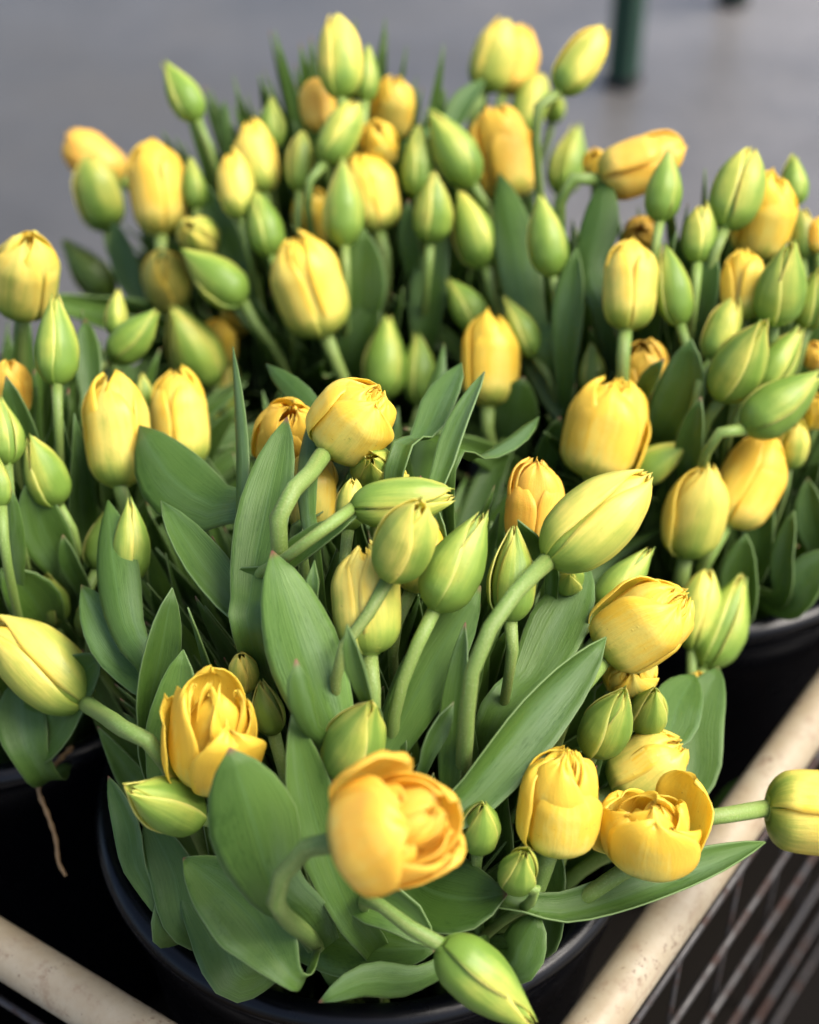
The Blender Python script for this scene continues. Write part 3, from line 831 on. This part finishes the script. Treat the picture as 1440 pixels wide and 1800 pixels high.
TUL, DISCS = [], []
rng = random.Random(11)
cnt = {k: 0 for k in VAR}
for (tx, ty, bx, by, wpx, kind, off, ripe, label, opt) in T:
    mx, my = (tx + bx) / 2, (ty + by) / 2
    if kind == 'd': wpx *= 0.95
    d = opt.get('D') or dome_hit(mx, my) + off
    w3 = wpx / FPX * d
    k = opt.get('q', RATIO[kind])
    lpx = math.hypot(tx - bx, ty - by)
    q = lpx / wpx
    right = (tx - bx) / lpx
    upc = -(ty - by) / lpx
    if 'tilt' in opt:
        c2 = math.cos(math.radians(opt['tilt'])) ** 2
        L3 = max(lpx * lpx - wpx * wpx * (1 - c2), (0.7 * wpx) ** 2 * c2) ** 0.5 / math.sqrt(c2) / FPX * d
    elif opt.get('flat') or q >= k:
        c2, L3 = 1.0, lpx / FPX * d
    else:
        c2 = min(max((q * q - 1) / (k * k - 1), 0.05), 1.0)
        L3 = k * w3
    cph, sph = math.sqrt(c2), math.sqrt(1 - c2)
    axis = ((RIGHT * right + UP * upc) * cph - ray(mx, my).normalized() * sph).normalized()
    ctr = at(mx, my, d)
    base = ctr - axis * (L3 * 0.5)
    bk = opt.get('b') or bucket_of(base - axis * 0.05)
    C0 = BUCKETS[bk]
    dirn = Vector((base.x - C0.x, base.y - C0.y, 0))
    rad = min(dirn.length, 0.20)
    if dirn.length > 1e-4: dirn.normalize()
    foot = C0 + dirn * (rad * 0.42) + Vector((rng.uniform(-.02, .02), rng.uniform(-.02, .02), -0.34))
    throat = C0 + dirn * min(rad * 0.72, 0.115) + Vector((rng.uniform(-.012, .012), rng.uniform(-.012, .012), -0.035))
    pts = [base + axis * (L3 * 0.02)]
    via = opt.get('via')
    if via:
        for (vx, vy, vo) in via: pts.append(at(vx, vy, dome_hit(vx, vy) + vo if opt.get('vd') else d + vo + (base - ctr).dot(FWD) * 0.8))
        if pts[-1].z > 0.03:
            g = pts[-1].lerp(foot, (pts[-1].z + 0.035) / (pts[-1].z - foot.z)) - C0
            g.z = 0
            g *= min(1, 0.13 / max(g.length, 1e-4))
            pts.append(C0 + g + Vector((0, 0, -0.035)))
    else:
        pts.append(base - axis * 0.030)
        m = base.lerp(throat, 0.5) - axis * 0.015
        if base.z - throat.z > 0.09: pts.append(m)
        if base.z > throat.z + 0.03: pts.append(throat)
    pts.append(foot)
    cl = curve(pts, 30)
    root = empty('tulip', foot)
    tag(root, label, 'tulip', 'tulips crowded in the black buckets')
    rs = min(max(w3 * 0.115, 0.0030), 0.0046)
    mb = MB()
    sw = rng.uniform(0, 6)
    mb.tube([p - foot for p in cl], [rs * (0.93 + 0.20 * max(1 - i / 2.2, 0) + 0.05 * math.sin(i * 0.8 + sw) + 0.03 * math.sin(i * 2.1 + sw) + 0.006 * i) for i in range(30)], 12)
    st = mb.obj('stem', M_STEM, root)
    st.color = (rng.uniform(0.15, 0.9), 0, 1, 1)
    core, pets = VAR[kind][cnt[kind] % len(VAR[kind])]
    cnt[kind] += 1
    toc = -ray(mx, my)
    xa = (toc - axis * toc.dot(axis)).normalized()
    ya = axis.cross(xa)
    a = math.radians(opt.get('spin', rng.uniform(0, 120)))
    xr = xa * math.cos(a) + ya * math.sin(a)
    yr = axis.cross(xr)
    M = Matrix((xr, yr, axis)).transposed().to_4x4()
    M = Matrix.Translation(base - foot) @ M @ Matrix.Diagonal((w3 * 0.98, w3 * 0.98, L3, 1))
    bl = link(bpy.data.objects.new('bloom', core), root)
    bl.matrix_local = M
    r_ = min(max(ripe + rng.uniform(-.04, .04) - (0.06 if kind == 'y' and ripe < .9 else 0), 0), 1)
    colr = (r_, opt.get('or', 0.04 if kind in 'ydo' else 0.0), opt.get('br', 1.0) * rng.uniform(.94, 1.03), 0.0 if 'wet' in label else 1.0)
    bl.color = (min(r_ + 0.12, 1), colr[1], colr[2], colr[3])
    thick(bl, 0.012)
    for pm in pets:
        po = link(bpy.data.objects.new('petal', pm), bl)
        po.color = (min(max(r_ + rng.uniform(-.05, .05), 0), 1), colr[1], colr[2], colr[3])
        thick(po, 0.022 if kind in 'gh' else 0.013)
    TUL.append(dict(root=root, foot=foot, cl=cl, ctr=ctr, d=d, bk=bk, n=0, axis=axis, base=base, mx=mx, my=my))
    n_ = max(2, int(lpx / wpx * 2))
    for i in range(n_):
        f_ = (i + 0.5) / n_
        DISCS.append((bx + (tx - bx) * f_, by + (ty - by) * f_, wpx * 0.48, d))
    if via:
        for (vx, vy, vo) in via: DISCS.append((vx, vy, 16, d + vo))

# ------------------------------------------------------------------ leaves: tip, lower end, width; offsets of tip and lower end; bow (sideways bend), roll, fold, light
LV = [
 (478, 968, 585, 1290, 128, -.02, .00, 3, 5, .12, .95), (505, 733, 440, 1045, 92, -.01, .01, 4, 10, .18, .55), (632, 903, 480, 1005, 48, -.01, .01, 8, 30, .3, .4),
 (283, 880, 432, 1085, 80, -.02, .03, 6, -20, .35, .45), (143, 1028, 268, 1200, 84, -.02, .03, 12, 15, .2, .4), (190, 880, 222, 1105, 82, -.03, .01, 5, 10, .4, .5),
 (303, 1033, 262, 1265, 72, -.01, .02, 0, -15, .3, .4), (410, 610, 425, 1000, 36, .00, .03, -6, 50, .3, .5), (245, 748, 372, 890, 120, .02, .04, 20, 10, .15, .45),
 (20, 858, 26, 1015, 48, -.03, .0, 4, 20, .2, .5), (52, 838, 112, 1005, 86, .00, .02, 8, 10, .2, .3), (110, 940, 148, 1045, 42, .0, .02, 5, 20, .2, .3),
 (640, 402, 632, 565, 96, .00, .02, 4, 5, .08, .55), (782, 392, 745, 605, 66, .0, .02, 8, 15, .2, .5), (664, 528, 618, 645, 80, .01, .03, 8, 20, .2, .25),
 (878, 303, 932, 565, 78, -.01, .03, 0, 15, .15, .5), (718, 350, 728, 485, 38, .0, .02, 4, 15, .2, .45), (1064, 308, 1036, 482, 68, .0, .02, -4, 10, .15, .35),
 (1014, 434, 995, 645, 58, .0, .03, 4, 15, .2, .3), (1215, 596, 1162, 765, 88, -.02, .02, -12, 10, .15, .5), (1232, 698, 1208, 855, 54, -.03, .01, 4, 25, .35, .5),
 (852, 138, 788, 228, 46, .03, .05, 6, 25, .2, .4), (1258, 440, 1218, 585, 70, .0, .03, 6, 15, .2, .5), (328, 300, 432, 535, 70, .02, .03, -10, 15, .2, .25),
 (198, 388, 248, 522, 50, .02, .04, 4, 20, .2, .3), (395, 176, 398, 268, 24, .04, .05, 2, 25, .2, .3), (852, 653, 768, 855, 46, -.02, .02, 8, 25, .3, .5),
 (812, 638, 748, 765, 60, .0, .02, 4, 20, .2, .45), (878, 520, 992, 722, 62, .02, .05, -8, 20, .2, .2), (920, 662, 900, 785, 82, .01, .04, 4, 15, .15, .3),
 (948, 733, 850, 805, 44, .0, .03, -6, 25, .2, .35), (985, 733, 958, 835, 42, -.01, .02, 4, 20, .2, .35), (845, 1030, 690, 1300, 100, .00, .02, 5, 10, .15, .7),
 (1036, 994, 938, 1185, 102, .02, .04, 0, 10, .12, .65), (1066, 1120, 815, 1405, 124, -.03, .00, 5, -28, .66, .5), (818, 1094, 790, 1405, 50, -.01, .02, 6, 15, .2, .5),
 (610, 1097, 642, 1225, 38, -.05, -.03, 4, 15, .25, .55), (520, 1158, 545, 1278, 50, -.05, -.03, 4, -20, .35, .45), (514, 1254, 612, 1600, 96, -.03, .0, 12, -10, .25, .5),
 (404, 1314, 482, 1560, 156, -.07, -.04, 0, 5, .14, .5), (322, 1508, 522, 1725, 140, -.01, -.02, -17, 0, .3, .5), (322, 1142, 285, 1335, 84, .00, .02, -8, 15, .2, .75),
 (190, 1364, 248, 1545, 52, .02, .02, -5, 30, .2, .3), (255, 1430, 338, 1640, 84, .03, .03, -8, 15, .2, .3), (318, 1560, 430, 1722, 112, .03, .02, -14, 10, .15, .2),
 (770, 1668, 530, 1640, 110, .00, .05, -14, 20, .2, .25), (560, 1762, 735, 1722, 62, -.02, .0, -18, 20, .25, .4), (765, 1668, 622, 1568, 84, -.01, .01, 18, -10, .5, .4),
 (892, 1572, 745, 1560, 140, .00, .03, -14, 20, .15, .2), (948, 1604, 888, 1700, 92, .0, .01, -4, 15, .2, .4), (985, 1498, 948, 1655, 92, .02, .03, 10, 10, .15, .25),
 (1346, 1480, 985, 1605, 88, -.03, .0, -8, 24, .72, .45), (1302, 1367, 1248, 1515, 60, .0, .02, 8, 15, .2, .4), (1264, 1172, 1216, 1375, 98, -.01, .02, 18, 10, .12, .4),
 (1222, 1186, 1168, 1295, 88, .0, .02, 4, 10, .2, .35), (798, 1234, 748, 1335, 46, -.01, .01, 4, -25, .35, .45), (1396, 898, 1368, 1055, 52, .0, .02, 4, 20, .25, .4),
 (1312, 938, 1298, 1085, 72, .0, .02, 4, 15, .2, .4), (1462, 965, 1385, 1065, 74, -.01, .01, 4, 15, .2, .45), (1352, 808, 1328, 1005, 62, .02, .03, 6, 20, .2, .35),
 (0, 1000, 84, 1095, 92, .0, .02, -10, 15, .2, .4), (180, 1150, 60, 1300, 120, .03, .02, 10, 10, .15, .2), (910, 914, 952, 985, 46, -.03, .0, -4, 20, .2, .5),
 (768, 888, 776, 985, 38, .0, .02, 4, 20, .2, .4), (553, 984, 551, 1055, 24, -.01, .0, 2, 20, .2, .6), (715, 1285, 668, 1370, 60, .02, .03, 4, 20, .2, .3),
 (30, 1190, 55, 1330, 90, .0, .01, 4, 15, .2, .25), (10, 660, 60, 800, 46, -.01, .02, 4, 15, .2, .3), (1168, 630, 1128, 700, 34, -.03, .0, 4, 30, .3, .3),
 (650, 750, 560, 900, 40, .04, .05, 4, 30, .3, .3), (330, 1500, 300, 1650, 80, .04, .03, -6, 20, .2, .25), (545, 735, 540, 900, 40, -.01, .02, 3, 25, .2, .5),
 (468, 640, 560, 740, 44, .02, .04, -6, 20, .2, .2), (150, 560, 160, 700, 50, .02, .04, 0, 20, .2, .3), (1420, 840, 1440, 980, 60, .02, .02, 4, 15, .2, .3),
]
W_T = ([0, .12, .30, .48, .62, .78, .90, .97, 1], [.20, .38, .72, .95, 1, .80, .44, .16, .015])


def leaf_mesh(cl, width, face, roll, fold, rnd, wave=0.06, twist=0.0, nu=9, WT=W_T):
    n = len(cl)
    ph, fq = rnd.uniform(0, 6.28), rnd.uniform(1.2, 2.4)
    P, UV = [], []
    prev = None
    S0 = (cl[-1] - cl[n // 3]).normalized().cross(face).normalized()
    for i, p in enumerate(cl):
        t = i / (n - 1)
        tan = (cl[min(i + 1, n - 1)] - cl[max(i - 1, 0)]).normalized()
        side = (S0 - tan * S0.dot(tan)).normalized()
        nr = side.cross(tan).normalized()
        a = roll + twist * (t - 0.6)
        s2 = side * math.cos(a) + nr * math.sin(a)
        n2 = nr * math.cos(a) - side * math.sin(a)
        wd = width * 0.5 * spl(*WT, t)
        row, ru_ = [], []
        fd = fold * (1 + 1.2 * max(0.35 - t, 0))
        for j in range(nu):
            u = 2 * j / (nu - 1) - 1
            arc = u * fd * 1.6
            x = math.sin(arc) / (fd * 1.6) if abs(fd) > 0.02 else u
            z = (1 - math.cos(arc)) / (fd * 1.6) if abs(fd) > 0.02 else 0
            z += 0.10 * (abs(u) - 0.5) * (1 if fold > 0 else -1)
            zz = wave * math.sin(2 * math.pi * fq * t + ph + (1.7 if u > 0 else 0)) * u * u * (0.4 + t)
            row.append(p + s2 * (x * wd) + n2 * ((z + zz) * wd)); ru_.append((j / (nu - 1), t))
        P.append(row); UV.append(ru_)
    mb = MB(); mb.grid(P, UV)
    return mb


def stem_at(t, z):
    return min(t['cl'], key=lambda p: abs(p.z - z))


lr = random.Random(5)
for (tx, ty, bx, by, wpx, ot, ob, bow, roll, fold, lite) in LV:
    dt, db = dome_hit(tx, ty) + ot, dome_hit(bx, by) + ob
    for q_ in range(60):
        g = at(bx, by, db)
        if g.z > 0.05 or min((Vector((g.x, g.y, 0)) - c).length for c in BUCKETS.values()) < 0.150: break
        db += 0.004
    dt = db + max(min(dt - db, 0.045), -0.045)
    tip, low = at(tx, ty, dt), at(bx, by, db)
    nx, ny = -(by - ty), (bx - tx)
    L = math.hypot(nx, ny)
    mid = at((tx + bx) / 2 + nx / L * bow, (ty + by) / 2 + ny / L * bow, (dt + db) / 2 - 0.004)
    # owner: the tulip of the same bucket whose stem passes nearest below, with few leaves so far
    bk = 'L' if tx < 230 and 1100 < ty < 1300 and bx < 230 else bucket_of(low)
    def cost(t):
        q = min((p - low).length for p in t['cl'] if p.z < low.z + 0.01) if any(p.z < low.z + 0.01 for p in t['cl']) else 1
        return q + 0.035 * t['n']
    own = min((t for t in TUL if t['bk'] == bk), key=cost)
    own['n'] += 1
    zs = min(low.z - 0.07, -0.05)
    zs = max(zs, -0.25)
    if (tx, ty) == (322, 1508): zs = low.z - 0.03
    att = stem_at(own, zs)
    low2 = low - (mid - low).normalized() * 0.05
    low2 = low2.lerp(Vector((att.x, att.y, low2.z)), 0.3)
    if low2.z < 0.03:
        g = Vector((low2.x, low2.y, 0)) - BUCKETS[own['bk']]
        if g.length > 0.145: g *= 0.145 / g.length; low2 = BUCKETS[own['bk']] + g + Vector((0, 0, low2.z))
    cl = curve([att, low2, low, mid, tip] if low2.z > att.z + 0.02 else [att, low, mid, tip], 30)
    tl = (low - att).length / ((low - att).length + (mid - low).length + (tip - mid).length)
    wl = 0.26 if (tx, ty) == (322, 1508) else 0.66
    tm = tl + (1 - tl) * .45
    WT = ([0, tl, tl + (tm - tl) * .5, tm, tl + (1 - tl) * .7, tl + (1 - tl) * .87, tl + (1 - tl) * .96, 1], [.2, wl, (wl + 1.1) / 2, 1, .80, .46, .18, .015])
    face = (-ray((tx + bx) / 2, (ty + by) / 2)).normalized()
    mb = leaf_mesh([p - own['foot'] for p in cl], wpx / FPX * (dt + db) / 2 * 1.04, face, math.radians(roll), (fold if fold >= .5 else fold * lr.choice((1, 1, -1))), lr, 0.05, lr.uniform(-.3, .3), 11, WT)
    o = mb.obj('leaf', M_LEAF, own['root'])
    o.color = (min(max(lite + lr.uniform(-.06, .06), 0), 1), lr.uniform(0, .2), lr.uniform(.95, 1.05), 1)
    thick(o, 0.0009)
    for i in range(6):
        f_ = 0.06 + 0.88 * i / 5
        q = pix(low.lerp(tip, f_) if abs(bow) < 8 else (low.lerp(mid, f_ * 2) if f_ < .5 else mid.lerp(tip, f_ * 2 - 1)))
        DISCS.append((q[0], q[1], wpx * (0.42 if f_ < .75 else .25), q[2]))


def blocked(p, slack=0.022, margin=8):
    u, v, d = pix(p)
    for (x, y, r, dd) in DISCS:
        if d < dd + slack and (u - x) ** 2 + (v - y) ** 2 < (r + margin) ** 2: return True
    return False


# filler leaves: the mass of foliage between and below the blooms, hugging their stems
for ti, t in enumerate(TUL):
    want = 6 - min(t['n'], 2)
    if (Vector((t['base'].x, t['base'].y, 0)) - BUCKETS[t['bk']]).length > 0.21: want = 1
    for k in range(want):
        for tr in range(36):
            a = lr.uniform(0, 2 * math.pi)
            C0 = BUCKETS[t['bk']]
            zs = lr.uniform(-0.16, -0.04)
            att = stem_at(t, zs)
            top = lr.uniform(0.45, 0.98) * max(t['base'].z, 0.05) + (0.03 if tr < 8 else -0.015)
            sp_ = stem_at(t, top)
            out = Vector((math.cos(a), math.sin(a), 0))
            spread = lr.uniform(0.012, 0.05)
            tip = Vector((sp_.x, sp_.y, top)) + out * spread
            m1 = att.lerp(tip, 0.35) + out * lr.uniform(0.004, 0.018)
            m2 = att.lerp(tip, 0.70) + out * lr.uniform(0.006, 0.02)
            cl = curve([att, m1, m2, tip], 22)
            if any(blocked(cl[i]) for i in (9, 12, 15, 18, 21)): continue
            if any((Vector((p.x, p.y, 0)) - C0).length > 0.142 + max(p.z - 0.01, 0) * 0.28 for p in cl): continue
            wd = lr.uniform(0.016, 0.034)
            mb = leaf_mesh([p - t['foot'] for p in cl], wd, (out + Vector((0, -0.5, 0.2))).normalized(), lr.uniform(-.5, .5), lr.choice((1, 1, -1)) * lr.uniform(.15, .45), lr, 0.08, lr.uniform(-.6, .6))
            o = mb.obj('leaf', M_LEAF, t['root'])
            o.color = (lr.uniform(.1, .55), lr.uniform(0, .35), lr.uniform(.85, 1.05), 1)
            thick(o, 0.0009)
            break

# leaves rising through the crowd everywhere, tips a little under the blooms
def crowd_z(x, y):
    e, kk = -1, None
    for k, c in BUCKETS.items():
        zc, ze = DOME[k]
        v = zc - (zc - ze) * ((x - c.x) ** 2 + (y - c.y) ** 2) / 0.17 ** 2
        if v > e: e, kk = v, k
    return e, kk


def layer(lo, hi, gap, wlo, whi, slack=0.02, margin=8):
  x = -0.50
  while x < 0.45:
      y = 0.46
      while y < 1.36:
          for tr in range(5):
              px_, py_ = x + lr.uniform(-.018, .018), y + lr.uniform(-.018, .018)
              e, k = crowd_z(px_, py_)
              C0 = BUCKETS[k]
              out = Vector((px_ - C0.x, py_ - C0.y, 0))
              if out.length > 0.205 or e < 0.04: continue
              if (k in 'FL' and out.length > 0.15) or (k == 'R' and out.length > 0.17): continue
              back = max(out.y, 0) * (0.7 if k in 'BR' else 0.25)
              tip = Vector((px_, py_, e - lr.uniform(lo, hi) - 0.006 * tr - back))
              rad_ = out.length
              if rad_ > 1e-3: out.normalize()
              side_ = Vector((-out.y, out.x, 0)) * lr.uniform(-.03, .03)
              t = min((t for t in TUL if t['bk'] == k), key=lambda t: (stem_at(t, 0.0) - C0 - out * rad_ * .7).length + 0.01 * lr.random())
              att = stem_at(t, lr.uniform(-0.20, -0.12))
              neck = C0 + out * min(rad_ * 0.72, 0.135) + side_ * .5
              m1 = Vector((neck.x, neck.y, lr.uniform(-0.02, 0.02)))
              m2 = m1.lerp(tip, 0.55) + side_ * .4 - out * 0.012
              cl = curve([att, m1, m2, tip], 24)
              if any(blocked(cl[i], slack, margin) for i in (12, 15, 18, 21, 23)): continue
              toward = (EYE - tip).normalized()
              mb = leaf_mesh([p - t['foot'] for p in cl], lr.uniform(wlo, whi), (toward + out * 0.4).normalized(), lr.uniform(-.6, .6), lr.choice((1, 1, -1)) * lr.uniform(.12, .4), lr, 0.05, lr.uniform(-.5, .5))
              o = mb.obj('leaf', M_LEAF, t['root'])
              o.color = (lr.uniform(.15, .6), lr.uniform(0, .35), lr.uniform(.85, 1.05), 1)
              thick(o, 0.0009)
              break
          y += gap
      x += gap


layer(0.01, 0.05, 0.034, 0.018, 0.034)
layer(0.05, 0.12, 0.030, 0.022, 0.040)
layer(0.015, 0.07, 0.027, 0.011, 0.020, 0.012, 1)

# leaves splaying out over the rims into the gaps between the buckets
x = -0.36
while x < 0.30:
    y = 0.62
    while y < 1.20:
        for tr in range(4):
            px_, py_ = x + lr.uniform(-.014, .014), y + lr.uniform(-.014, .014)
            ds = sorted((((px_ - c.x) ** 2 + (py_ - c.y) ** 2) ** 0.5, k) for k, c in BUCKETS.items())
            if ds[0][0] < 0.13 or ds[1][0] > 0.31 or ds[2][0] > 0.41: continue
            k = ds[0][1] if lr.random() < .6 else ds[1][1]
            C0 = BUCKETS[k]
            out = Vector((px_ - C0.x, py_ - C0.y, 0))
            rad_ = out.length
            out.normalize()
            tip = Vector((px_, py_, lr.uniform(0.08, 0.19) - 0.01 * tr))
            t = min((t for t in TUL if t['bk'] == k), key=lambda t: (stem_at(t, 0.0) - C0 - out * 0.11).length + 0.02 * lr.random())
            att = stem_at(t, lr.uniform(-0.20, -0.12))
            m1 = C0 + out * 0.118 + Vector((0, 0, lr.uniform(0.0, 0.03)))
            m2 = m1.lerp(tip, 0.5) + Vector((0, 0, 0.025))
            cl = curve([att, m1, m2, tip], 24)
            if any(blocked(cl[i], 0.018, 2) for i in (14, 17, 20, 23)): continue
            mb = leaf_mesh([p - t['foot'] for p in cl], lr.uniform(0.018, 0.034), ((EYE - tip).normalized() + out * 0.3).normalized(), lr.uniform(-.6, .6), lr.choice((1, 1, -1)) * lr.uniform(.15, .45), lr, 0.05, lr.uniform(-.5, .5))
            o = mb.obj('leaf', M_LEAF, t['root'])
            o.color = (lr.uniform(.25, .7), lr.uniform(0, .35), lr.uniform(.9, 1.08), 1)
            thick(o, 0.0009)
            break
        y += 0.026
    x += 0.026
